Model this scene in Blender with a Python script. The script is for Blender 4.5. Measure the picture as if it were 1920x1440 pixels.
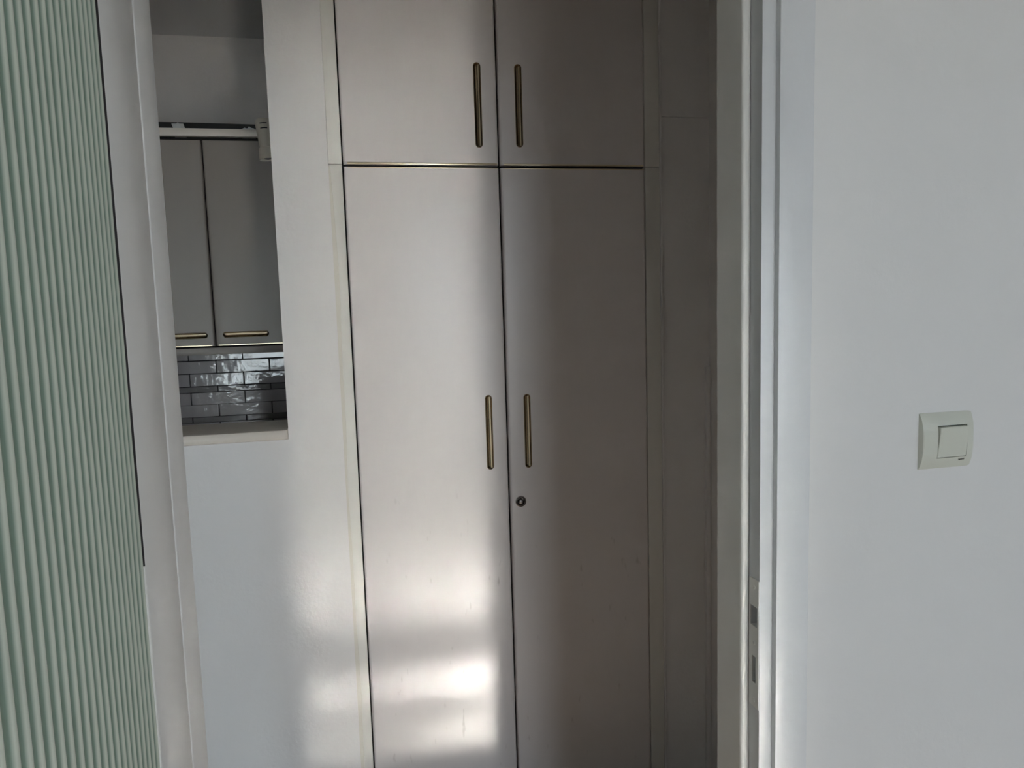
import bpy, bmesh, math, random
from mathutils import Vector, Matrix

random.seed(7)
S = bpy.context.scene
COL = S.collection
for o in list(bpy.data.objects):
    bpy.data.objects.remove(o)

# ------------------------------------------------------------------ camera
FPX = 1400.0
YAW, PITCH, ROLL = math.radians(12.066), math.radians(6.069), math.radians(-1.7217)
cd = bpy.data.cameras.new('camera')
cd.sensor_fit = 'HORIZONTAL'
cd.sensor_width = 36.0
cd.lens = 36.0 * FPX / 1920.0
cd.clip_start = 0.02
cam = bpy.data.objects.new('camera', cd)
COL.objects.link(cam)
fw = Vector((math.sin(YAW), math.cos(YAW), 0)); rt = Vector((math.cos(YAW), -math.sin(YAW), 0)); up = Vector((0, 0, 1))
f2 = fw * math.cos(PITCH) - up * math.sin(PITCH); u2 = up * math.cos(PITCH) + fw * math.sin(PITCH)
r3 = rt * math.cos(ROLL) + u2 * math.sin(ROLL); u3 = u2 * math.cos(ROLL) - rt * math.sin(ROLL)
m = Matrix((r3, u3, -f2)).transposed().to_4x4()
m.translation = Vector((0, 0, 1.45))
cam.matrix_world = m
S.camera = cam

# ------------------------------------------------------------------ light
SUN_E = 41.0
SKY_E = 14.0
S.cycles.blur_glossy = 0.1
S.cycles.sample_clamp_indirect = 600.0
EXPOSURE = 0.66
w = bpy.data.worlds.new('sky'); S.world = w
w.use_nodes = True
nt = w.node_tree; nt.nodes.clear()
out = nt.nodes.new('ShaderNodeOutputWorld'); bg = nt.nodes.new('ShaderNodeBackground')
bg.inputs[0].default_value = (0.84, 0.97, 1.12, 1)      # even, hazy bluish sky
bg.inputs[1].default_value = SKY_E
nt.links.new(bg.outputs[0], out.inputs[0])

sl = bpy.data.lights.new('sun', 'SUN'); sl.energy = SUN_E; sl.angle = math.radians(0.55); sl.color = (1.0, 0.96, 0.90)
sun = bpy.data.objects.new('sun', sl); COL.objects.link(sun)
sun.location = (1.5, -5, 4)
sun.rotation_euler = Vector((-0.180, 1.0, -0.64)).to_track_quat('-Z', 'Y').to_euler()

def portal(name, loc, rot, sx, sy):
    l = bpy.data.lights.new(name, 'AREA'); l.shape = 'RECTANGLE'; l.size = sx; l.size_y = sy
    l.cycles.is_portal = True
    o = bpy.data.objects.new(name, l); COL.objects.link(o); o.location = loc; o.rotation_euler = rot
portal('window_portal', (0.79, -1.71, 1.10), (math.radians(90), 0, 0), 0.70, 2.24)
portal('right_window_portal', (1.725, -1.73, 1.625), (math.radians(90), 0, 0), 0.80, 1.2)
portal('far_window_portal', (-1.13, -4.1, 1.05), (math.radians(90), 0, 0), 0.80, 1.9)

vs = S.view_settings
vs.view_transform = 'Standard'; vs.look = 'None'; vs.gamma = 1.0; vs.exposure = EXPOSURE
vs.use_curve_mapping = False

# ------------------------------------------------------------------ materials
def mat(name, col, rough=0.5, metal=0.0, bump=None, mottle=None, spec=0.5, **kw):
    """bump = (scale, strength, distance[, stretch]); mottle = (scale, amount, second colour)"""
    M = bpy.data.materials.new(name); M.use_nodes = True
    n = M.node_tree.nodes; L = M.node_tree.links
    b = n['Principled BSDF']
    b.inputs['Base Color'].default_value = (*col, 1); b.inputs['Roughness'].default_value = rough
    b.inputs['Metallic'].default_value = metal; b.inputs['Specular IOR Level'].default_value = spec
    for k, v in kw.items():
        b.inputs[k].default_value = v
    geo = n.new('ShaderNodeNewGeometry')
    def noise(scale, stretch=(1, 1, 1), detail=3):
        mp = n.new('ShaderNodeMapping'); mp.inputs['Scale'].default_value = stretch
        L.new(geo.outputs['Position'], mp.inputs[0])
        t = n.new('ShaderNodeTexNoise'); t.inputs['Scale'].default_value = scale; t.inputs['Detail'].default_value = detail
        L.new(mp.outputs[0], t.inputs['Vector'])
        return t
    if mottle:
        t = noise(mottle[0], mottle[3] if len(mottle) > 3 else (1, 1, 1))
        r = n.new('ShaderNodeMapRange'); r.inputs[1].default_value = 0.35; r.inputs[2].default_value = 0.75
        r.inputs[4].default_value = mottle[1]
        L.new(t.outputs[0], r.inputs[0])
        mx = n.new('ShaderNodeMix'); mx.data_type = 'RGBA'
        mx.inputs[6].default_value = (*col, 1); mx.inputs[7].default_value = (*mottle[2], 1)
        L.new(r.outputs[0], mx.inputs[0]); L.new(mx.outputs[2], b.inputs['Base Color'])
    if bump:
        prev = None
        for bb in (bump if isinstance(bump, list) else [bump]):
            t = noise(bb[0], bb[3] if len(bb) > 3 else (1, 1, 1), 4)
            bp = n.new('ShaderNodeBump'); bp.inputs['Strength'].default_value = bb[1]; bp.inputs['Distance'].default_value = bb[2]
            L.new(t.outputs[0], bp.inputs['Height'])
            if prev: L.new(prev.outputs[0], bp.inputs['Normal'])
            prev = bp
        L.new(prev.outputs[0], b.inputs['Normal'])
    return M

M_wall = mat('white_wall_paint', (0.765, 0.77, 0.76), 0.55, bump=[(90, 0.25, 0.002), (14, 0.25, 0.004)])
M_hallwall = mat('white_hall_paint', (0.80, 0.78, 0.77), 0.42, bump=[(110, 0.3, 0.002), (16, 0.3, 0.004)])
M_kwall = mat('warm_kitchen_paint', (0.78, 0.73, 0.69), 0.5, bump=[(110, 0.3, 0.002), (16, 0.3, 0.004)])
M_ceil = mat('ceiling_paint', (0.74, 0.72, 0.70), 0.8, bump=(80, 0.2, 0.002))
M_gloss = mat('white_gloss_paint', (0.66, 0.68, 0.695), 0.30, bump=[(60, 0.2, 0.002, (1, 1, 0.12)), (200, 0.12, 0.001)])
M_casing = mat('brushed_casing_paint', (0.70, 0.72, 0.735), 0.30, bump=[(45, 0.45, 0.003, (1, 1, 0.35)), (140, 0.25, 0.001)])
M_doorpaint = mat('lightened_door_paint', (0.86, 0.88, 0.88), 0.32, bump=[(60, 0.2, 0.002, (1, 1, 0.12)), (200, 0.12, 0.001)])  # lighter copy of the gloss paint, makes up for dim hinge-side light
M_jamb = mat('grey_white_frame_paint', (0.79, 0.79, 0.76), 0.38, bump=(70, 0.15, 0.002, (1, 1, 0.1)))
M_lam = mat('cream_laminate', (0.78, 0.738, 0.728), 0.32, spec=0.8, bump=[(420, 0.12, 0.0006), (9, 0.15, 0.004)],
            mottle=(60, 0.10, (0.70, 0.66, 0.64), (1, 1, 0.2)))
n = M_lam.node_tree.nodes; L_ = M_lam.node_tree.links
g_ = n.new('ShaderNodeNewGeometry'); mp_ = n.new('ShaderNodeMapping'); mp_.inputs['Scale'].default_value = (1, 1, 0.30)
tn = n.new('ShaderNodeTexNoise'); tn.inputs['Scale'].default_value = 48; tn.inputs['Detail'].default_value = 2
L_.new(g_.outputs['Position'], mp_.inputs[0]); L_.new(mp_.outputs[0], tn.inputs['Vector'])
r1 = n.new('ShaderNodeMapRange'); r1.inputs[1].default_value = 0.70; r1.inputs[2].default_value = 0.78; r1.inputs[4].default_value = 0.38
L_.new(tn.outputs[0], r1.inputs[0])
sx = n.new('ShaderNodeSeparateXYZ'); L_.new(g_.outputs['Position'], sx.inputs[0])
r2 = n.new('ShaderNodeMapRange'); r2.inputs[1].default_value = 1.05; r2.inputs[2].default_value = 0.65
L_.new(sx.outputs[2], r2.inputs[0])
mu = n.new('ShaderNodeMath'); mu.operation = 'MULTIPLY'; L_.new(r1.outputs[0], mu.inputs[0]); L_.new(r2.outputs[0], mu.inputs[1])
mxs = n.new('ShaderNodeMix'); mxs.data_type = 'RGBA'; mxs.inputs[7].default_value = (0.34, 0.30, 0.27, 1)
bs = n['Principled BSDF']; L_.new(bs.inputs['Base Color'].links[0].from_socket, mxs.inputs[6])
L_.new(mu.outputs[0], mxs.inputs[0]); L_.new(mxs.outputs[2], bs.inputs['Base Color'])
M_lamk = mat('kitchen_laminate', (0.31, 0.27, 0.24), 0.36, bump=(420, 0.12, 0.0006))
M_stile = mat('cream_frame_laminate', (0.78, 0.762, 0.715), 0.4, bump=(300, 0.1, 0.0006))
M_caulk = mat('old_paint_edge', (0.72, 0.69, 0.62), 0.5, bump=(60, 0.3, 0.002))
M_dark = mat('dark_recess', (0.012, 0.010, 0.009), 0.8)  # near-black colour stands in for shade behind door gaps and in slots
M_black = mat('plain_black', (0.012, 0.010, 0.010), 0.6)
M_brass = mat('antique_brass', (0.40, 0.32, 0.22), 0.25, metal=1.0)
M_brasst = mat('bright_brass_edge', (0.86, 0.75, 0.54), 0.32, metal=1.0)
M_steel = mat('dark_nickel', (0.33, 0.31, 0.30), 0.25, metal=1.0)
M_grout = mat('dark_grout', (0.018, 0.017, 0.017), 0.8)
M_tile = mat('grey_glazed_tile', (0.37, 0.34, 0.345), 0.05, bump=[(22, 0.22, 0.006, (1, 1, 1.6)), (75, 0.10, 0.002)], spec=0.7)
M_tiled = mat('dark_glazed_tile', (0.20, 0.185, 0.19), 0.05, bump=[(22, 0.22, 0.006, (1, 1, 1.6)), (75, 0.10, 0.002)], spec=0.7)
M_sill = mat('cream_sill', (0.80, 0.73, 0.65), 0.35, bump=(200, 0.1, 0.001))
M_switch = mat('ivory_switch_plastic', (0.66, 0.68, 0.60), 0.35)
M_plug = mat('switch_gap', (0.05, 0.06, 0.05), 0.7)
M_print = mat('grey_print', (0.10, 0.10, 0.08), 0.6)
M_lamp = mat('cream_lamp_enamel', (0.74, 0.66, 0.55), 0.4)
M_paper = mat('white_paper', (0.80, 0.79, 0.77), 0.7)
M_wood = mat('polished_floor', (0.20, 0.16, 0.125), 0.16, mottle=(4, 0.7, (0.15, 0.11, 0.08), (12, 1, 1)))
M_dull = mat('dull_floor', (0.20, 0.16, 0.125), 0.6)
M_net = bpy.data.materials.new('added_curtain'); M_net.use_nodes = True
n = M_net.node_tree.nodes; n.clear()
o_ = n.new('ShaderNodeOutputMaterial'); mx = n.new('ShaderNodeMixShader'); tr = n.new('ShaderNodeBsdfTranslucent'); df = n.new('ShaderNodeBsdfDiffuse')
tr.inputs[0].default_value = (0.74, 0.80, 0.86, 1); df.inputs[0].default_value = (0.8, 0.8, 0.8, 1); mx.inputs[0].default_value = 0.56
L_ = M_net.node_tree.links
L_.new(tr.outputs[0], mx.inputs[1]); L_.new(df.outputs[0], mx.inputs[2]); L_.new(mx.outputs[0], o_.inputs[0])
M_out = mat('bounce_concrete', (0.50, 0.48, 0.45), 0.8, bump=(20, 0.3, 0.01))
M_pocket = mat('mortise_wood', (0.16, 0.13, 0.09), 0.8)
M_bulb = mat('bulb_glass', (0.16, 0.15, 0.14), 0.15)

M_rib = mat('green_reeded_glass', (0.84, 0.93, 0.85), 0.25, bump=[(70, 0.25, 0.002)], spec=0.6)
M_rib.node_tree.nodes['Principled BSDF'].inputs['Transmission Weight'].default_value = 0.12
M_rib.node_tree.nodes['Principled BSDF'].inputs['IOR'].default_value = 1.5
# the glass's light and dark lines painted in: pale crests, deeper green grooves
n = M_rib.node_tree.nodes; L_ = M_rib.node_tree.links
at = n.new('ShaderNodeAttribute'); at.attribute_name = 'crest_light'
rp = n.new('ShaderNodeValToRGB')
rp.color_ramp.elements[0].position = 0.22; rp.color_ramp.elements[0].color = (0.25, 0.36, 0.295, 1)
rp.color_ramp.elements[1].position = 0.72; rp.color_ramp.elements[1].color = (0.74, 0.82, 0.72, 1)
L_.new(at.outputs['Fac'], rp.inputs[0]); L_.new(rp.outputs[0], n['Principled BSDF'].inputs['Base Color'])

M_pane = bpy.data.materials.new('clear_pane'); M_pane.use_nodes = True
n = M_pane.node_tree.nodes; n.clear()
o_ = n.new('ShaderNodeOutputMaterial'); mx = n.new('ShaderNodeMixShader'); tr = n.new('ShaderNodeBsdfTransparent'); gl = n.new('ShaderNodeBsdfGlossy')
gl.inputs['Roughness'].default_value = 0.0; fr = n.new('ShaderNodeFresnel'); fr.inputs[0].default_value = 1.45
tr.inputs[0].default_value = (0.95, 0.97, 0.96, 1)
L_ = M_pane.node_tree.links
L_.new(fr.outputs[0], mx.inputs[0]); L_.new(tr.outputs[0], mx.inputs[1]); L_.new(gl.outputs[0], mx.inputs[2]); L_.new(mx.outputs[0], o_.inputs[0])

M_panel = M_pane.copy(); M_panel.name = 'lightly_tinted_pane'  # invented tints ration sun and sky through the balcony door
[q for q in M_panel.node_tree.nodes if q.type == 'BSDF_TRANSPARENT'][0].inputs[0].default_value = (0.70, 0.695, 0.69, 1)
M_paned = M_pane.copy(); M_paned.name = 'dimming_pane'  # invented tint, dims the added right-hand window
[q for q in M_paned.node_tree.nodes if q.type == 'BSDF_TRANSPARENT'][0].inputs[0].default_value = (0.36, 0.36, 0.36, 1)
M_panet = M_pane.copy(); M_panet.name = 'tinted_pane'
[q for q in M_panet.node_tree.nodes if q.type == 'BSDF_TRANSPARENT'][0].inputs[0].default_value = (0.49, 0.487, 0.48, 1)

# ------------------------------------------------------------------ helpers
def link(name, me, m=None, parent=None, **props):
    o = bpy.data.objects.new(name, me); COL.objects.link(o)
    if m is not None and me is not None and not me.materials:
        me.materials.append(m)
    if parent: o.parent = parent
    for k, v in props.items(): o[k] = v
    return o

def thing(name, loc, label, cat, **props):
    o = bpy.data.objects.new(name, None); COL.objects.link(o); o.location = loc
    o['label'] = label; o['category'] = cat
    for k, v in props.items(): o[k] = v
    return o

def struct(name, me, m, label, cat):
    return link(name, me, m, label=label, category=cat, kind='structure')

def from_bm(bm, name, smooth=False):
    bmesh.ops.recalc_face_normals(bm, faces=bm.faces)
    me = bpy.data.meshes.new(name); bm.to_mesh(me); bm.free()
    if smooth:
        for p in me.polygons: p.use_smooth = True
    return me

def autosmooth(me, deg=35):
    for p in me.polygons: p.use_smooth = True
    bm = bmesh.new(); bm.from_mesh(me)
    for e in bm.edges:
        e.smooth = not (len(e.link_faces) == 2 and e.calc_face_angle(0) > math.radians(deg))
    bm.to_mesh(me); bm.free()
    return me

def add_box(bm, a, b, bev=0.0, seg=2):
    a, b = Vector(a), Vector(b)
    r = bmesh.ops.create_cube(bm, size=1.0)
    vs_ = r['verts']
    for v in vs_:
        v.co = Vector([(a[i] + b[i]) / 2 + v.co[i] * (b[i] - a[i]) for i in range(3)])
    if bev:
        es = list({e for v in vs_ for e in v.link_edges})
        bmesh.ops.bevel(bm, geom=es, offset=bev, segments=seg, profile=0.5, affect='EDGES')

def box(name, a, b, bev=0.0, seg=2):
    bm = bmesh.new(); add_box(bm, a, b, bev, seg)
    me = from_bm(bm, name)
    return autosmooth(me) if bev else me

def flatbox(name, a, b, bev, seg=1):
    bm = bmesh.new(); add_box(bm, a, b, bev, seg)
    return from_bm(bm, name)

def boxes(name, lst, bev=0.0):
    bm = bmesh.new()
    for a, b in lst: add_box(bm, a, b, bev)
    return from_bm(bm, name)

def wall_with_holes(name, x0, x1, y0, y1, z0, z1, holes):
    """a wall slab facing +-Y, thickness y0..y1, with rectangular holes (hx0,hx1,hz0,hz1); one connected surface"""
    xs = sorted({x0, x1, *[v for h in holes for v in h[:2]]}); zs = sorted({z0, z1, *[v for h in holes for v in h[2:]]})
    def solid(i, k):
        if not (0 <= i < len(xs) - 1 and 0 <= k < len(zs) - 1): return False
        cx, cz = (xs[i] + xs[i + 1]) / 2, (zs[k] + zs[k + 1]) / 2
        return not any(h[0] < cx < h[1] and h[2] < cz < h[3] for h in holes)
    bm = bmesh.new(); V = {}
    def v(i, j, k):
        key = (i, j, k)
        if key not in V: V[key] = bm.verts.new((xs[i], (y0, y1)[j], zs[k]))
        return V[key]
    for i in range(len(xs) - 1):
        for k in range(len(zs) - 1):
            if not solid(i, k): continue
            for j in (0, 1): bm.faces.new((v(i, j, k), v(i + 1, j, k), v(i + 1, j, k + 1), v(i, j, k + 1)))
            if not solid(i - 1, k): bm.faces.new((v(i, 0, k), v(i, 1, k), v(i, 1, k + 1), v(i, 0, k + 1)))
            if not solid(i + 1, k): bm.faces.new((v(i + 1, 0, k), v(i + 1, 1, k), v(i + 1, 1, k + 1), v(i + 1, 0, k + 1)))
            if not solid(i, k - 1): bm.faces.new((v(i, 0, k), v(i, 1, k), v(i + 1, 1, k), v(i + 1, 0, k)))
            if not solid(i, k + 1): bm.faces.new((v(i, 0, k + 1), v(i, 1, k + 1), v(i + 1, 1, k + 1), v(i + 1, 0, k + 1)))
    return from_bm(bm, name)

def pill(hl, r, n=10):
    """points of a vertical stadium outline in (x, z)"""
    p = [(r * math.cos(t), hl + r * math.sin(t)) for t in [math.pi * i / n for i in range(n + 1)]]
    return p + [(-x, -z) for x, z in p]

def loft(name, rings, smooth=40, cap0=False, cap1=True):
    bm = bmesh.new(); prev = None; first = None
    for R in rings:
        cur = [bm.verts.new(c) for c in R]
        if prev:
            for i in range(len(cur)):
                j = (i + 1) % len(cur)
                bm.faces.new((prev[i], prev[j], cur[j], cur[i]))
        first = first or cur; prev = cur
    if cap1: bm.faces.new(prev)
    if cap0: bm.faces.new(first)
    return autosmooth(from_bm(bm, name), smooth)

def circ(r, y, n=24, cx=0, cz=0):
    return [(cx + r * math.cos(2 * math.pi * i / n), y, cz + r * math.sin(2 * math.pi * i / n)) for i in range(n)]

def cut(me, cutters):
    """boolean difference, evaluated here"""
    a = bpy.data.objects.new('work', me); COL.objects.link(a)
    tmp = []
    for c in cutters:
        b = bpy.data.objects.new('work_cut', c); COL.objects.link(b); tmp.append(b)
        md = a.modifiers.new('b', 'BOOLEAN'); md.operation = 'DIFFERENCE'; md.object = b; md.solver = 'EXACT'
    bpy.context.view_layer.update()
    dg = bpy.context.evaluated_depsgraph_get()
    res = bpy.data.meshes.new_from_object(a.evaluated_get(dg))
    for o in [a] + tmp: bpy.data.objects.remove(o)
    res.materials.clear()
    return autosmooth(res, 30)

def prism(name, outline, y0, y1):
    return loft(name, [[(x, y0, z) for x, z in outline], [(x, y1, z) for x, z in outline]], cap0=True)

def move(me, x=0, y=0, z=0):
    me.transform(Matrix.Translation((x, y, z))); return me

# ------------------------------------------------------------------ structure
FZ = -0.05
HC = 2.4713                                      # ceiling height
YD0, YD1 = 0.97, 1.09                            # doorway wall
YW = 2.05                                        # hall far wall / cabinet fronts
XR, XS, YST, YSE = 0.5644, 0.5508, 0.9824, 1.061 # right rebate, stop face, stop front, frame back edge

fl = boxes('floor', [((-2.0, -1.72, -0.15), (2.3, 3.1, FZ))])
struct('floor', fl, M_wood, 'brown wooden floor running from the room through the hall', 'floor')
struct('ceiling', box('ceiling', (-2.0, -1.72, HC), (2.3, 3.1, HC + 0.12)), M_ceil, 'plain white painted ceiling above the kitchen and hall', 'ceiling')
# wall with the doorway, the switch and an unseen opening added for tile reflections
DX0, DX1, DZ = -0.262, 0.60, 2.06
struct('wall_front', wall_with_holes('wall_front', -2.0, 2.2, YD0, YD1, FZ, HC, [(DX0, DX1, FZ, DZ), (-1.00, -0.345, FZ, 2.0)]), M_wall,
       'white painted wall right of the doorway carrying the light switch', 'wall')
struct('wall_back', wall_with_holes('wall_back', -0.375, 2.2, -1.72, -1.60, FZ, HC, [(0.465, 1.12, 0.0, 2.14), (1.35, 2.10, 1.05, 2.20)]), M_wall, 'white wall with a window behind the viewer', 'wall')
struct('wall_right', box('wall_right', (2.2, -1.72, FZ), (2.3, 1.2, HC)), M_wall, 'white wall at the far right of the room', 'wall')
struct('wall_left', box('wall_left', (-0.375, -1.60, FZ), (-0.335, YD0, HC)), M_wall, 'white wall behind the open ribbed glass door', 'wall')
struct('wall_hall_left', box('wall_hall_left', (-2.0, YD1, FZ), (-1.9, 3.1, HC)), M_hallwall, 'white wall closing the left end of the hall', 'wall')
struct('wall_hall_right', box('wall_hall_right', (1.046, YD1, FZ), (1.15, 2.5, HC)), M_hallwall, 'shaded white wall closing the right end of the hall', 'wall')
# hall far wall with the kitchen pass-through: hole x -1.25..-0.1752, z 1.1386..2.38
PX = -0.1752
wm = wall_with_holes('wall_middle', -1.9, -0.034, YW, YW + 0.15, FZ, HC, [(-0.475, PX, 1.112, 2.42), (-1.60, -0.475, FZ, 2.42)])  # floor-height passage at far left is unseen, added for tile reflections
struct('wall_middle', wm, M_hallwall, 'white hall wall with the open kitchen pass-through', 'wall')
# panel wall right of the tall cabinet, with a seam
we = boxes('wall_end', [((0.896, YW + 0.008, FZ), (1.046, YW + 0.10, 1.970)), ((0.896, YW + 0.0075, 1.9715), (1.046, YW + 0.10, HC))])
struct('wall_end', we, M_hallwall, 'narrow shaded wall panel between tall cabinet and door frame', 'wall')
struct('trim_1', box('trim_1', (0.8895, YW - 0.002, FZ), (0.897, YW + 0.03, HC), 0.002), M_hallwall, 'thin painted bead between tall cabinet and wall panel', 'trim')
struct('trim_2', box('trim_2', (1.030, YW - 0.004, FZ), (1.0455, YW + 0.0078, 1.25), 0.003), M_hallwall, 'thin upright bead in the dark corner right of the cabinet', 'trim')

# kitchen shell
KX1 = -0.034
wk = struct('wall_kitchen', box('wall_kitchen', (-1.9, 3.056, FZ), (KX1, 3.15, HC)), M_kwall, 'kitchen wall with dark grey glazed tiles seen through the pass-through', 'wall')
struct('wall_kitchen_right', box('wall_kitchen_right', (KX1, 2.62, FZ), (0.06, 3.15, HC)), M_kwall, 'kitchen side wall behind the tall cabinet', 'wall')

# ground outside, unseen, added to bounce light up into the rooms
struct('ground', box('ground', (-14, -24, -0.45), (14, 0.9, -0.30)), M_out, 'pale unseen ground added outside the windows to bounce light', 'ground')

# windows (all unseen, added to light the scene)
def window(name, x0, x1, z0, z1, y, label, bars_x, bars_z, fr=0.035, ztint=None, glass=None):
    e = thing(name, ((x0 + x1) / 2, y, z0), label, 'window', kind='structure')
    def part(nm, a, b, mm, bev=0.003):
        c = Vector(e.location)
        link(nm, box(nm, Vector(a) - c, Vector(b) - c, bev), mm, e)
    part('window_frame', (x0, y - 0.03, z0), (x0 + fr, y + 0.03, z1), M_gloss); part('window_frame', (x1 - fr, y - 0.03, z0), (x1, y + 0.03, z1), M_gloss)
    part('window_frame', (x0 + fr, y - 0.03, z0), (x1 - fr, y + 0.03, z0 + fr), M_gloss); part('window_frame', (x0 + fr, y - 0.03, z1 - fr), (x1 - fr, y + 0.03, z1), M_gloss)
    for bx, bw in bars_x: part('mullion', (bx - bw / 2, y - 0.02, z0 + fr), (bx + bw / 2, y + 0.02, z1 - fr), M_gloss)
    for bz, bw in bars_z: part('transom', (x0 + fr, y - 0.025, bz - bw / 2), (x1 - fr, y + 0.025, bz + bw / 2), M_gloss)
    zl = [z0 + fr, *(ztint or ()), z1 - fr]
    for q in range(len(zl) - 1):
        part('pane', (x0 + fr, y - 0.002, zl[q]), (x1 - fr, y + 0.002, zl[q + 1]), (glass or M_pane) if not ztint else (M_panet if q % 2 == 0 else M_panel), 0)
window('window_1', 0.465, 1.12, 0.0, 2.14, -1.66, 'unseen white framed balcony door added behind the viewer to let in the sun', [], [(1.765, 0.105), (1.96, 0.02)], 0.02, (1.49, 1.96))
window('added_window_3', 1.35, 2.10, 1.05, 2.20, -1.66, 'unseen white framed window added behind the viewer to light the switch wall', [(1.725, 0.04)], [], 0.03, None, M_paned)  # extra window, added to brighten the switch wall
window('added_window_2', -1.53, -0.73, 0.10, 2.00, -3.94, 'unseen white framed window added in the side room for the tile reflections', [(-1.13, 0.05)], [], 0.02)
# unseen side room, added with its curtained window to feed the tile reflections
struct('wall_side_back', wall_with_holes('wall_side_back', -2.0, -0.46, -4.0, -3.88, FZ, HC, [(-1.53, -0.73, 0.10, 2.00)]), M_wall, 'white back wall of the added side room', 'wall')
struct('wall_side_left', box('wall_side_left', (-2.1, -4.0, FZ), (-2.0, 3.1, HC)), M_wall, 'white left wall of the added side room', 'wall')
struct('wall_side_right', box('wall_side_right', (-0.46, -4.0, FZ), (-0.375, -1.72, HC)), M_wall, 'white right wall of the added side room', 'wall')
struct('floor_side', box('floor_side', (-2.0, -4.0, -0.15), (-0.375, -1.72, FZ)), M_dull, 'brown floor of the added side room', 'floor')
struct('ceiling_side', box('ceiling_side', (-2.0, -4.0, HC), (-0.36, -1.72, HC + 0.12)), M_ceil, 'white ceiling of the added side room', 'ceiling')
cur_bm = bmesh.new(); pr_ = None  # unseen curtain, added as a bright sheet mirrored in the tiles
for i in range(121):
    x = -1.56 + 0.86 * i / 120; yy = -3.84 + 0.012 * math.sin(i * 0.55)
    c_ = [cur_bm.verts.new((x, yy, z)) for z in (0.03, 2.06)]
    if pr_: cur_bm.faces.new((pr_[0], c_[0], c_[1], pr_[1]))
    pr_ = c_
nc = link('added_curtain', from_bm(cur_bm, 'added_curtain', True), M_net); nc['label'] = 'unseen pale net curtain added as a bright field for the tiles to reflect'; nc['category'] = 'curtain'


# ------------------------------------------------------------------ right door frame: trim_3
tf = thing('trim_3', (XR, YD0, 0), 'white painted door frame and casing right of the doorway', 'door frame', kind='structure')
def tpart(nm, me, mm, par=tf):
    me.transform(Matrix.Translation(-Vector(par.location)))
    return link(nm, me, mm, par)
# rebate board with the two lock pockets
ZL0, ZL1, ZB0, ZB1 = 0.9640, 0.9955, 0.8765, 0.9185
def ycut(y0, y1, z0, z1): return box('c', (XR - 0.05, y0, z0), (XR + 0.016, y1, z1))
fb = box('rebate_board', (XR, YD0 - 0.015, FZ), (0.600, YSE, DZ), 0.0015)
# front arris of the frame: 1427..1457 px face, then the dark groove up to the casing
fb = cut(fb, [ycut(0.9585, 0.9785, ZL0, ZL1), ycut(0.9622, 0.9732, ZB0, ZB1), box('c', (0.5858, YD0 - 0.03, -0.1), (0.62, YD0 - 0.003, DZ + 0.1))])
tpart('frame_post', fb, M_gloss)
tpart('door_stop', box('s', (XS, YST, FZ), (XR + 0.0005, YSE, DZ - 0.03), 0.0050, 4), M_jamb)
cs = box('casing', (0.5855, YD0 - 0.0250, FZ), (0.6385, YD0 + 0.0005, DZ + 0.07), 0.0022, 2)
tpart('casing', cs, M_casing)
# strike plate
sp = box('strike_plate', (XR - 0.0012, 0.9552, 0.8385), (XR + 0.0003, 0.9815, 1.0370), 0.0004, 1)
sp = cut(sp, [ycut(0.9590, 0.9780, ZL0 + 0.0005, ZL1 - 0.0005), ycut(0.9625, 0.9729, ZB0 + 0.0005, ZB1 - 0.0005)])
so = tpart('strike_plate', sp, M_jamb); so['label'] = 'painted-over metal strike plate with two lock openings'
for zc in (1.0250, 0.9394, 0.8495):
    sc = loft('screw', [circ(0.0034, 0.0, 16), circ(0.0034, -0.0006, 16), circ(0.0026, -0.0011, 16), circ(0.0012, -0.0004, 16), circ(0.0008, 0.0006, 16)])
    sc.transform(Matrix.Rotation(math.radians(-90), 4, 'Z'))
    sc.transform(Matrix.Translation((XR - 0.0012 - tf.location.x, 0.9668 - tf.location.y, zc)))
    link('screw', sc, M_jamb, so)
pk = tpart('latch_pocket', box('pocket', (XR + 0.0145, 0.9575, ZL0 - 0.001), (XR + 0.0158, 0.9795, ZL1 + 0.001)), M_jamb)
pk = tpart('bolt_pocket', box('pocket', (XR + 0.0135, 0.9612, ZB0 - 0.001), (XR + 0.0158, 0.9742, ZB1 + 0.001)), M_pocket)

# left door frame: trim_4, and the head: trim_5
tl = thing('trim_4', (-0.25, YD0, 0), 'white painted hinge-side door frame beside the open door', 'door frame', kind='structure')
tpart('frame_post', box('p', (DX0, YD0 + 0.005, FZ), (-0.2470, 1.1010, DZ), 0.002), M_jamb, tl)
tpart('door_stop', box('s', (-0.2475, 1.0150, FZ), (-0.2350, 1.1020, DZ - 0.03), 0.0025, 3), M_doorpaint, tl)
th = thing('trim_5', (0.15, YD0, DZ - 0.03), 'white painted head of the door frame above the opening', 'door frame', kind='structure')
tpart('frame_head', box('h', (-0.2445, YD0 - 0.010, DZ - 0.036), (XR, YSE, DZ), 0.002), M_jamb, th)
tpart('casing', box('h', (-0.30, YD0 - 0.012, DZ), (0.5892, YD0, DZ + 0.07), 0.003), M_casing, th)

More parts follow.
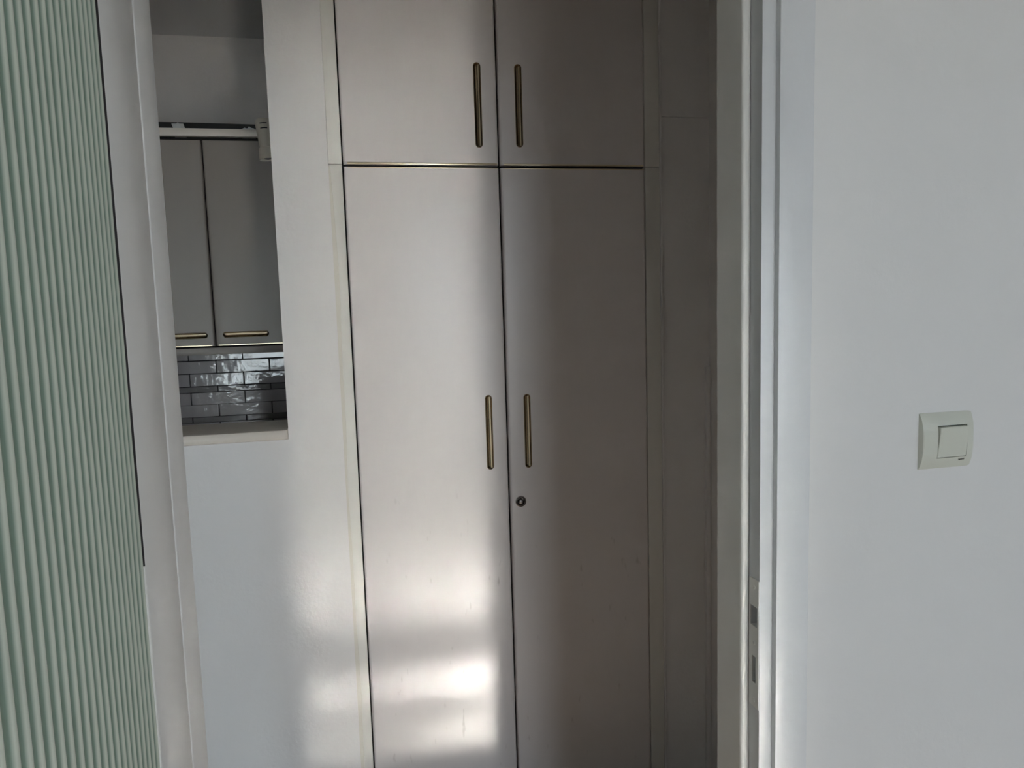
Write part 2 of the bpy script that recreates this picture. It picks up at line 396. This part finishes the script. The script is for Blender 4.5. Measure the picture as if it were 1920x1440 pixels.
# sill of the pass-through: trim_6
bm = bmesh.new()
prof = [(YW - 0.006, 1.1105), (YW - 0.0135, 1.1135), (YW - 0.0165, 1.120), (YW - 0.0165, 1.130), (YW - 0.0125, 1.1368), (YW - 0.004, 1.1395), (YW + 0.175, 1.1395), (YW + 0.175, 1.1105)]
def sillring(x, s=0.0): return [bm.verts.new((x, y + (s if y < YW else 0), z)) for y, z in prof]
rs = [sillring(-0.4765), sillring(PX - 0.012), sillring(PX - 0.005, 0.0015), sillring(PX - 0.0012, 0.005), sillring(PX - 0.0003, 0.0115)]
for a, b in zip(rs, rs[1:]):
    for i in range(len(prof)):
        j = (i + 1) % len(prof); bm.faces.new((a[i], a[j], b[j], b[i]))
bm.faces.new(rs[0]); bm.faces.new(rs[-1])
struct('trim_6', autosmooth(from_bm(bm, 'trim_6'), 40), M_sill, 'cream board with rounded nose forming the pass-through sill', 'sill')

# ------------------------------------------------------------------ reeded glass door: door_1
dr = thing('door_1', (-0.254, 1.008, 0.006), 'white door with pale green ribbed glass standing open at the left', 'door', kind='structure')
DXF, DXB = -0.2350, -0.2730
YH, YF = 1.0085, 0.250
GY1 = 0.8100
def dpart(nm, me, mm): return tpart(nm, me, mm, dr)
dpart('stile', box('s', (DXB, GY1 + 0.0035, FZ + 0.006), (DXF, YH, 2.02), 0.002), M_doorpaint)
dpart('stile', box('s', (DXB, YF, FZ + 0.006), (DXF, YF + 0.10, 2.02), 0.002), M_doorpaint)
dpart('rail', box('s', (DXB, YF + 0.10, 1.90), (DXF, GY1 + 0.0035, 2.02), 0.002), M_doorpaint)
dpart('rail', box('s', (DXB, YF + 0.10, FZ + 0.006), (DXF, GY1 + 0.0035, 0.28), 0.002), M_doorpaint)
gk = dpart('glazing_bead', box('b', (-0.2405, GY1 + 0.0022, 1.192), (-0.2356, GY1 + 0.0036, 1.90)), M_black)
gk['label'] = 'black glazing gap along the glass'
dpart('glazing_bead', box('b', (-0.2405, GY1 + 0.0016, 0.28), (DXF - 0.0006, GY1 + 0.0036, 1.192), 0.0005), M_jamb)
# corrugated pane: 23.5 mm reeds, gently wandering with height
bm = bmesh.new()
PITCHG = 0.0195
ny, nz = 24 * 18, 40
gy0, gy1, gz0, gz1 = YF + 0.095, GY1 + 0.0030, 0.275, 1.905
rows = []
rl = bm.verts.layers.float.new('crest_light')
for k in range(nz + 1):
    z = gz0 + (gz1 - gz0) * k / nz; row = []
    for i in range(ny + 1):
        y = gy0 + (gy1 - gy0) * i / ny
        r_i = math.floor((y - 0.6548) / PITCHG + 0.5)
        ph = 0.10 * math.sin(9 * z + 1.7 * r_i) + 0.07 * math.sin(23 * z + 0.9 * r_i * r_i)
        t = 2 * math.pi * (y - 0.6548) / PITCHG + ph
        c = 0.5 + 0.5 * math.cos(t)
        h = 0.0030 * c ** 1.6 * (1 + 0.07 * math.sin(31 * z + r_i))
        row.append(bm.verts.new((-0.2402 + h, y, z)))
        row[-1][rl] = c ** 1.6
    rows.append(row)
bk = [[bm.verts.new((-0.2500, gy0 + (gy1 - gy0) * i / 1, gz0 + (gz1 - gz0) * k)) for i in (0, 1)] for k in (0, 1)]
for k in range(nz):
    for i in range(ny):
        bm.faces.new((rows[k][i], rows[k][i + 1], rows[k + 1][i + 1], rows[k + 1][i]))
bm.faces.new((bk[0][0], bk[1][0], bk[1][1], bk[0][1]))
bm.faces.new([r[0] for r in rows] + [bk[1][0], bk[0][0]]); bm.faces.new([r[-1] for r in rows] + [bk[1][1], bk[0][1]])
bm.faces.new(rows[0] + [bk[0][1], bk[0][0]]); bm.faces.new(rows[-1] + [bk[1][1], bk[1][0]])
dr.rotation_euler.z = math.radians(4.5)
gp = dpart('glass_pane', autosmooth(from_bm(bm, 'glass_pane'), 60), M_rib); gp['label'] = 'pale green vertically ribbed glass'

# ------------------------------------------------------------------ cabinet doors and pulls
def door_leaf(w, h, t=0.02, r=0.007):
    """front at y=0, back at y=t, x 0..w, z 0..h; rounded upright front edges"""
    pr = [(0, t)] + [(r - r * math.cos(a), r - r * math.sin(a)) for a in [math.pi / 2 * i / 5 for i in range(6)]]
    pr += [(w - x, y) for x, y in reversed(pr)]
    rings = [[(x, y + (0.0012 if y < t * 0.6 else 0), z) for x, y in pr] if z in (0, h) else [(x, y, z) for x, y in pr] for z in (0, 0.0012, h - 0.0012, h)]
    return loft('door', rings, 30, cap0=True)

def pull_mesh(hl, r=0.0093):
    prof_ = [(r + 0.0008, 0.0006), (r + 0.0006, -0.0012), (r - 0.0006, -0.0018), (r - 0.0016, -0.0006), (r - 0.0020, 0.003), (r - 0.0026, 0.008), (r - 0.0046, 0.0115), (r - 0.0075, 0.0130)]
    return loft('pull', [[(x, y, z) for x, z in pill(hl, rr)] for rr, y in prof_], 50)

def pull(parent, x, z, hl, horizontal=False):
    me = pull_mesh(hl)
    rod = loft('pull_bar', [[(0.0034 + a, b, z_) for a, b in [(0.0026 * math.cos(2 * math.pi * i / 12), 0.0026 * math.sin(2 * math.pi * i / 12)) for i in range(12)]]
                            for z_ in (-hl - 0.0045, hl + 0.0045)], 50, cap0=True)
    move(rod, 0, 0.0024, 0)
    if horizontal:
        for m_ in (me, rod): m_.transform(Matrix.Rotation(math.radians(-90), 4, 'Y'))
    o = link('handle', me, M_brass, parent); o.location = (x, 0, z)
    b = link('grip_bar', rod, M_brasst, o)
    return o

def leaf(parent, x0, x1, z0, z1, pulls, mm, extra_cut=None, horizontal=False, y=0.0):
    wd, hh = x1 - x0, z1 - z0
    cutters = []
    for (px, pz, hl) in pulls:
        c = prism('c', pill(hl, 0.0097), -0.01, 0.017)
        if horizontal: c.transform(Matrix.Rotation(math.radians(-90), 4, 'Y'))
        cutters.append(move(c, px - x0, 0, pz - z0))
    if extra_cut: cutters += [move(c, -x0, 0, -z0) for c in extra_cut]
    me = door_leaf(wd, hh)
    if cutters: me = cut(me, cutters)
    o = link('door', me, mm, parent)
    o.location = Vector((x0, y, z0)) - Vector(parent.location) + Vector((0, parent['front'], 0))
    for (px, pz, hl) in pulls: pull(o, px - x0, pz - z0, hl, horizontal)
    return o

def edge_strip(d, w, z, h=0.0038):
    st = box('edge_strip', (0.010, -0.0016, z), (w - 0.004, 0.004, z + h), 0.0010, 2)
    link('edge_strip', st, M_brasst, d)

ZSEAM = 1.8288
X0, XM, X1 = 0.0045, 0.4220, 0.8440
G = 0.0026
# --- tall cabinet (below the seam)
tc = thing('tall_cabinet', (0.424, YW + 0.3, 0), 'tall cream two-door cabinet with lock, standing in the hall', 'cabinet'); tc['front'] = YW
# carcass open to the front: sides, back, bottom, top
def carcass(parent, x0, x1, y0, y1, z0, z1, t=0.018):
    c = Vector(parent.location)
    me = boxes('carcass', [((x0, y0, z0), (x0 + t, y1, z1)), ((x1 - t, y0, z0), (x1, y1, z1)), ((x0 + t, y0, z0), (x1 - t, y1, z0 + t)),
                           ((x0 + t, y0, z1 - t), (x1 - t, y1, z1)), ((x0 + t, y1 - 0.01, z0 + t), (x1 - t, y1, z1 - t))])
    me.transform(Matrix.Translation(-c))
    link('carcass', me, M_dark, parent)
carcass(tc, X0 - 0.004, X1 + 0.004, YW + 0.0205, YW + 0.55, FZ, ZSEAM - 0.002)
LZ0, LZ1 = FZ + 0.012, ZSEAM - 0.006
d = leaf(tc, X0, XM - G, LZ0, LZ1, [(0.3690, 1.093, 0.0965)], M_lam); edge_strip(d, XM - G - X0, LZ1 - LZ0 - 0.0030, 0.0022)
LKX, LKZ = 0.4540, 0.8868
d2 = leaf(tc, XM + G, X1, LZ0, LZ1, [(0.4800, 1.090, 0.0965)], M_lam, extra_cut=[move(prism('c', [(x, z) for x, y, z in circ(0.0150, 0, 28)], -0.01, 0.03), LKX, 0, LKZ)])
edge_strip(d2, X1 - XM - G, LZ1 - LZ0 - 0.0030, 0.0022)
lk = loft('lock', [circ(0.0145, 0.018, 28), circ(0.0160, 0.0008, 28), circ(0.0158, -0.0012, 28), circ(0.0138, -0.0022, 28), circ(0.0128, -0.0010, 28), circ(0.0126, -0.0014, 28), circ(0.0110, 0.0, 28), circ(0.0106, 0.014, 28)], 25)
lo = link('lock', lk, M_steel, d2); lo.location = (LKX - XM - G, 0, LKZ - LZ0); lo['label'] = 'round dark nickel cylinder lock'
br = loft('lock_barrel', [circ(0.0082, 0.014, 24), circ(0.0082, 0.0022, 24), circ(0.0074, 0.0008, 24), circ(0.0045, -0.0008, 24), circ(0.0012, -0.0014, 24)], 60)
bo = link('lock_barrel', br, M_steel, lo); bo.location = (0.0006, 0, -0.0019)
def stile_part(parent, x0, x1, z0, z1):
    me = box('frame_stile', (x0, YW, z0), (x1, YW + 0.05, z1), 0.0012, 2)
    me.transform(Matrix.Translation(-Vector(parent.location)))
    return link('frame_stile', me, M_stile, parent)
stile_part(tc, -0.0335, X0 - 0.0038, FZ, ZSEAM - 0.0012); stile_part(tc, X1 + 0.0012, 0.8890, FZ, ZSEAM - 0.0008)
tcp = box('plinth', (X0, YW + 0.03, FZ), (X1, YW + 0.045, FZ + 0.03)); tcp.transform(Matrix.Translation(-Vector(tc.location))); link('plinth', tcp, M_stile, tc)
# wandering old paint edge along the left stile
bm = bmesh.new(); pr_ = None
for i in range(61):
    z = (ZSEAM - 0.006) * i / 60
    wv = 0.0085 + 0.0022 * math.sin(5.1 * z) + 0.0012 * math.sin(17 * z + 1) - 0.007 * max(0, (z - 1.62) / 0.21) ** 2
    cur = [bm.verts.new((x, y, z)) for x, y in ((-0.0338, YW + 0.001), (-0.0338, YW - 0.0014), (-0.0335 + max(wv, 0.001), YW - 0.0012), (-0.0335 + max(wv, 0.001) + 0.0006, YW + 0.0004))]
    if pr_:
        for a in range(3): bm.faces.new((pr_[a], pr_[a + 1], cur[a + 1], cur[a]))
    pr_ = cur
me = autosmooth(from_bm(bm, 'paint_edge'), 60); me.transform(Matrix.Translation(-Vector(tc.location)))
pe = link('paint_edge', me, M_caulk, tc); pe['label'] = 'wavy hand-painted edge along the left stile'

# --- overhead cabinet (above the seam)
oc = thing('overhead_cabinet', (0.424, YW + 0.3, ZSEAM), 'cream two-door overhead cabinet on top of the tall cabinet', 'cabinet'); oc['front'] = YW
carcass(oc, X0 - 0.004, X1 + 0.004, YW + 0.0205, YW + 0.55, ZSEAM, HC - 0.004)
UZ0, UZ1 = ZSEAM + 0.0010, HC - 0.03
d = leaf(oc, X0, XM - G, UZ0, UZ1, [(0.3672, 1.9867, 0.1015)], M_lam); edge_strip(d, XM - G - X0, -0.0004, 0.0050)
d = leaf(oc, XM + G, X1, UZ0, UZ1, [(0.4800, 1.9875, 0.1000)], M_lam); edge_strip(d, X1 - XM - G, -0.0004, 0.0046)
stile_part(oc, -0.0335, X0 - 0.0038, ZSEAM + 0.0004, HC - 0.002); stile_part(oc, X1 + 0.0012, 0.8890, ZSEAM + 0.0006, HC - 0.002)

# ------------------------------------------------------------------ kitchen wall cabinet
KY = 2.72
kc = thing('wall_cabinet', (-0.60, KY + 0.17, 1.34), 'beige kitchen wall cabinet hanging above the grey tiles', 'cabinet'); kc['front'] = KY
def kpart(nm, me, mm): me.transform(Matrix.Translation(-Vector(kc.location))); return link(nm, me, mm, kc)
KL, KZ0, KZ1 = -1.74, 1.3392, 2.0262
carcass(kc, KL, KX1 - 0.002, KY + 0.0205, 3.055, KZ0, KZ1 + 0.012)
kd = [(-1.738, -1.312), (-1.308, -0.882), (-0.878, -0.4562), (-0.4522, -0.038)]
for (a, b) in kd:
    px = {-0.878: -0.5524, -0.4522: -0.3522}.get(a, (a + b) / 2 - 0.01)
    dd = leaf(kc, a, b, KZ0, KZ1, [(px, 1.3760, 0.0660)], M_lamk, horizontal=True)
    st = box('edge_strip', (0.008, -0.0012, 0), (b - a - 0.008, 0.004, 0.0042), 0.0008, 1); link('edge_strip', st, M_brasst, dd)
kpart('cornice', box('c', (KL, KY - 0.010, 2.0375), (KX1 - 0.002, KY + 0.012, 2.0622), 0.0015), M_sill)
kpart('light_rail', box('c', (KL, KY + 0.008, 1.3090), (KX1 - 0.002, KY + 0.024, 1.3330), 0.0015), M_lamk)

# dark low strip along the top of the wall cabinet
bm = bmesh.new(); pr_ = None
for i in range(25):
    x = -1.2 + i * (1.16 / 24)
    zt = 2.0995 + 0.0012 * math.sin(9 * x) - 0.0015 * (x + 0.45)
    cur = [bm.verts.new(c) for c in ((x, KY + 0.085, 2.0385), (x, KY + 0.080, zt), (x, KY + 0.20, zt + 0.001), (x, KY + 0.20, 2.0385))]
    if pr_:
        for a in range(4): bm.faces.new((pr_[a], pr_[(a + 1) % 4], cur[(a + 1) % 4], cur[a]))
    else: bm.faces.new(cur)
    pr_ = cur
bm.faces.new(pr_)
ob = link('black_strip', from_bm(bm, 'black_strip'), M_black); ob['label'] = 'long low black strip along the top of the kitchen wall cabinet'; ob['category'] = 'board'
# two paper scraps in front of it
def scrap(pts, label):
    bm = bmesh.new()
    f = [bm.verts.new((x, y, z)) for x, y, z in pts]; b = [bm.verts.new((x, y + 0.0012, z)) for x, y, z in pts]
    bm.faces.new(f); bm.faces.new(b)
    for i in range(len(f)):
        j = (i + 1) % len(f); bm.faces.new((f[i], f[j], b[j], b[i]))
    o = link('paper_scrap', from_bm(bm, 'paper_scrap'), M_paper); o['label'] = label; o['category'] = 'paper'; o['group'] = 'paper scraps on top of the wall cabinet'
YP = KY + 0.062
scrap([(-0.5455, YP, 2.0385), (-0.5475, YP, 2.0700), (-0.5540, YP - 0.004, 2.0915), (-0.5400, YP, 2.0928), (-0.5345, YP + 0.004, 2.0972), (-0.5300, YP, 2.0930), (-0.5165, YP - 0.003, 2.0920), (-0.5095, YP, 2.0700), (-0.5090, YP, 2.0385)],
      'larger folded white paper scrap standing on the cabinet, left one')
scrap([(-0.3300, YP, 2.0385), (-0.3310, YP, 2.0780), (-0.3200, YP, 2.0835), (-0.3120, YP + 0.003, 2.0815), (-0.3050, YP, 2.0880), (-0.2980, YP, 2.0830), (-0.2880, YP, 2.0810), (-0.2850, YP, 2.0385)],
      'small crumpled paper scrap on the cabinet beside the spotlight')

# ------------------------------------------------------------------ tiles
grout = box('grout', (-1.88, 3.0525, 0.93), (KX1 - 0.001, 3.0562, 1.345)); link('grout', grout, M_grout, wk)
def tile_mesh(w_, h_): return flatbox('tile', (-w_ / 2, -0.0065, -h_ / 2), (w_ / 2, 0.0, h_ / 2), 0.0012, 1)
TW = 0.1935
big, small = tile_mesh(TW, 0.0462), tile_mesh(TW, 0.0212)
big.materials.append(M_tile); small.materials.append(M_tiled)
zs_ = [(1.3195, big, 0), (1.2708 + 0.0248, big, 0), (1.2457, big, 1), (1.1966, big, 0), (1.1602, small, 1), (1.1243, big, 0), (1.0772, big, 1), (1.0426, small, 0), (1.0075, big, 1), (0.9585, big, 0)]
zs_.pop(0)
for zc, me, sh in zs_:
    for k in range(-5, 3):
        xl = -0.4138 + k * 0.1970 - (0.0985 if sh else 0.0)
        xc = xl + 0.1970 / 2
        if xc - TW / 2 < -1.88: continue
        if xc + TW / 2 > KX1:
            if xc - TW / 2 > KX1 - 0.02: continue
            wcut = KX1 - 0.002 - (xc - TW / 2)
            mm_ = tile_mesh(wcut, 0.0462 if me is big else 0.0212); mm_.materials.append(M_tile if me is big else M_tiled); xcc = xc - TW / 2 + wcut / 2
        else: mm_, xcc = me, xc
        t = link('tile', mm_, None, wk)
        t.location = (xcc, 3.0536, zc)
        t.rotation_euler = (random.uniform(-0.012, 0.012) + (0.042 if zc < 1.19 else 0.012), 0, random.uniform(-0.012, 0.012))

# ------------------------------------------------------------------ spotlight
LY = 2.55
sp_ = thing('spotlight', (-0.2365, LY, 2.0540), 'cream cylindrical spotlight hanging at the right edge of the pass-through', 'lamp')
tilt = Matrix.Rotation(math.radians(-4.5), 4, 'Y')
def ring(r, z, n=28): return [(r * math.cos(2 * math.pi * i / n), r * math.sin(2 * math.pi * i / n), z) for i in range(n)]
bd = loft('lamp_body', [ring(0.010, 0.0045), ring(0.021, 0.003), ring(0.0250, -0.004), ring(0.0255, -0.012), ring(0.0235, -0.045), ring(0.0215, -0.082), ring(0.0205, -0.086)], 40, cap0=True)
bd.transform(tilt)
sb_ = link('lamp_body', bd, M_lamp, sp_)
sh_ = loft('lamp_shade', [ring(0.0205, -0.0835), ring(0.0230, -0.0850), ring(0.0255, -0.094), ring(0.0275, -0.122), ring(0.0262, -0.122), ring(0.0240, -0.094), ring(0.018, -0.088)], 40)
sh_.transform(tilt); link('lamp_shade', sh_, M_lamp, sp_)
bl = loft('bulb', [ring(0.008, -0.089), ring(0.011, -0.096), ring(0.0155, -0.106), ring(0.0160, -0.114), ring(0.011, -0.1195), ring(0.003, -0.1215)], 60)
bl.transform(tilt); link('bulb', bl, M_bulb, sp_)
for i, zc in enumerate((-0.0135, -0.0285)):
    ang0, ang1 = math.radians(-112), math.radians(-62)
    bm = bmesh.new(); pr_ = None
    for j in range(9):
        a = ang0 + (ang1 - ang0) * j / 8
        cur = [bm.verts.new((rr * math.cos(a), rr * math.sin(a), zc + dz)) for rr, dz in ((0.0236, -0.0014), (0.0258 - 0.0007 * i, -0.0014), (0.0258 - 0.0007 * i, 0.0014), (0.0236, 0.0014))]
        if pr_:
            for q in range(4): bm.faces.new((pr_[q], pr_[(q + 1) % 4], cur[(q + 1) % 4], cur[q]))
        else: bm.faces.new(cur)
        pr_ = cur
    bm.faces.new(pr_)
    me = from_bm(bm, 'vent_slot'); me.transform(tilt); link('vent_slot', me, M_dark, sb_)
# bracket to the back of the wall beside the opening
arm = bmesh.new()
add_box(arm, (0.020, -0.007, -0.045), (0.125, 0.007, -0.031), 0.003); add_box(arm, (0.111, -0.349, -0.045), (0.125, -0.007, -0.031), 0.003)
add_box(arm, (0.100, -0.3495, -0.065), (0.136, -0.340, -0.011), 0.003)
link('bracket', from_bm(arm, 'bracket'), M_lamp, sp_)

# ------------------------------------------------------------------ light switch
sw = thing('light_switch', (0.886, YD0, 1.223), 'ivory square light switch with one rocker on the white wall', 'light switch')
HW, HH = 0.0465, 0.0435
def arch(x, dx=0.0):
    pts = []
    for i in range(17):
        t = -1 + 2 * i / 16
        z = HH * t
        y = -0.0105 * (1 - abs(t) ** 3.2) - 0.0012
        pts.append((x, y, z))
    return [(x, 0.0003, -HH)] + pts + [(x, 0.0003, HH)]
def inset(ringpts, s, x):
    return [(x, y * s if y < 0 else y, z * (1 - (1 - s) * 0.10)) for _, y, z in ringpts]
A = arch(0)
plate = loft('cover_plate', [inset(A, 0.90, -HW), inset(A, 1.0, -HW + 0.0018), inset(A, 1.0, HW - 0.012), inset(A, 0.92, HW - 0.005), inset(A, 0.68, HW - 0.001), inset(A, 0.45, HW)], 50, cap0=True)
RX0, RX1, RZ0, RZ1 = -0.0212, 0.0308, -0.0262, 0.0240
plate = cut(plate, [box('c', (RX0, -0.03, RZ0), (RX1, -0.0065, RZ1))])
link('cover_plate', plate, M_switch, sw)
link('switch_well', box('w', (RX0 + 0.0003, -0.0066, RZ0 + 0.0003), (RX1 - 0.0003, -0.0060, RZ1 - 0.0003)), M_plug, sw)
bm = bmesh.new()
fr_ = [(RX0 + 0.0008, -0.0102, RZ0 + 0.0011), (RX1 - 0.0002, -0.0102, RZ0 + 0.0011), (RX1 - 0.0003, -0.0150, RZ1 - 0.0022), (RX0 + 0.0022, -0.0150, RZ1 - 0.0022)]
bx_ = [(x, -0.0066, z) for x, z in ((RX0 + 0.0010, RZ0 + 0.0006), (RX1 - 0.0002, RZ0 + 0.0006), (RX1 - 0.0002, RZ1 - 0.0014), (RX0 + 0.0010, RZ1 - 0.0014))]
f = [bm.verts.new(c) for c in fr_]; b = [bm.verts.new(c) for c in bx_]
bm.faces.new(f); bm.faces.new(b)
for i in range(4):
    j = (i + 1) % 4; bm.faces.new((f[i], f[j], b[j], b[i]))
bmesh.ops.recalc_face_normals(bm, faces=bm.faces)
bmesh.ops.bevel(bm, geom=list(bm.edges), offset=0.0005, segments=2, affect='EDGES')
link('rocker', autosmooth(from_bm(bm, 'rocker'), 40), M_switch, sw)
tcv = bpy.data.curves.new('lettering', 'FONT'); tcv.body = 'legrand'; tcv.size = 0.0036; tcv.extrude = 0.00012; tcv.offset = 0.00008
to = bpy.data.objects.new('work_text', tcv); COL.objects.link(to)
bpy.context.view_layer.update()
tm = bpy.data.meshes.new_from_object(to.evaluated_get(bpy.context.evaluated_depsgraph_get())); bpy.data.objects.remove(to)
tm.materials.clear(); tm.transform(Matrix.Rotation(math.radians(90), 4, 'X'))
lt = link('lettering', tm, M_print, sw); lt.location = (0.0182, -0.0086, -0.0312); lt.rotation_euler = (math.radians(19), 0, 0)
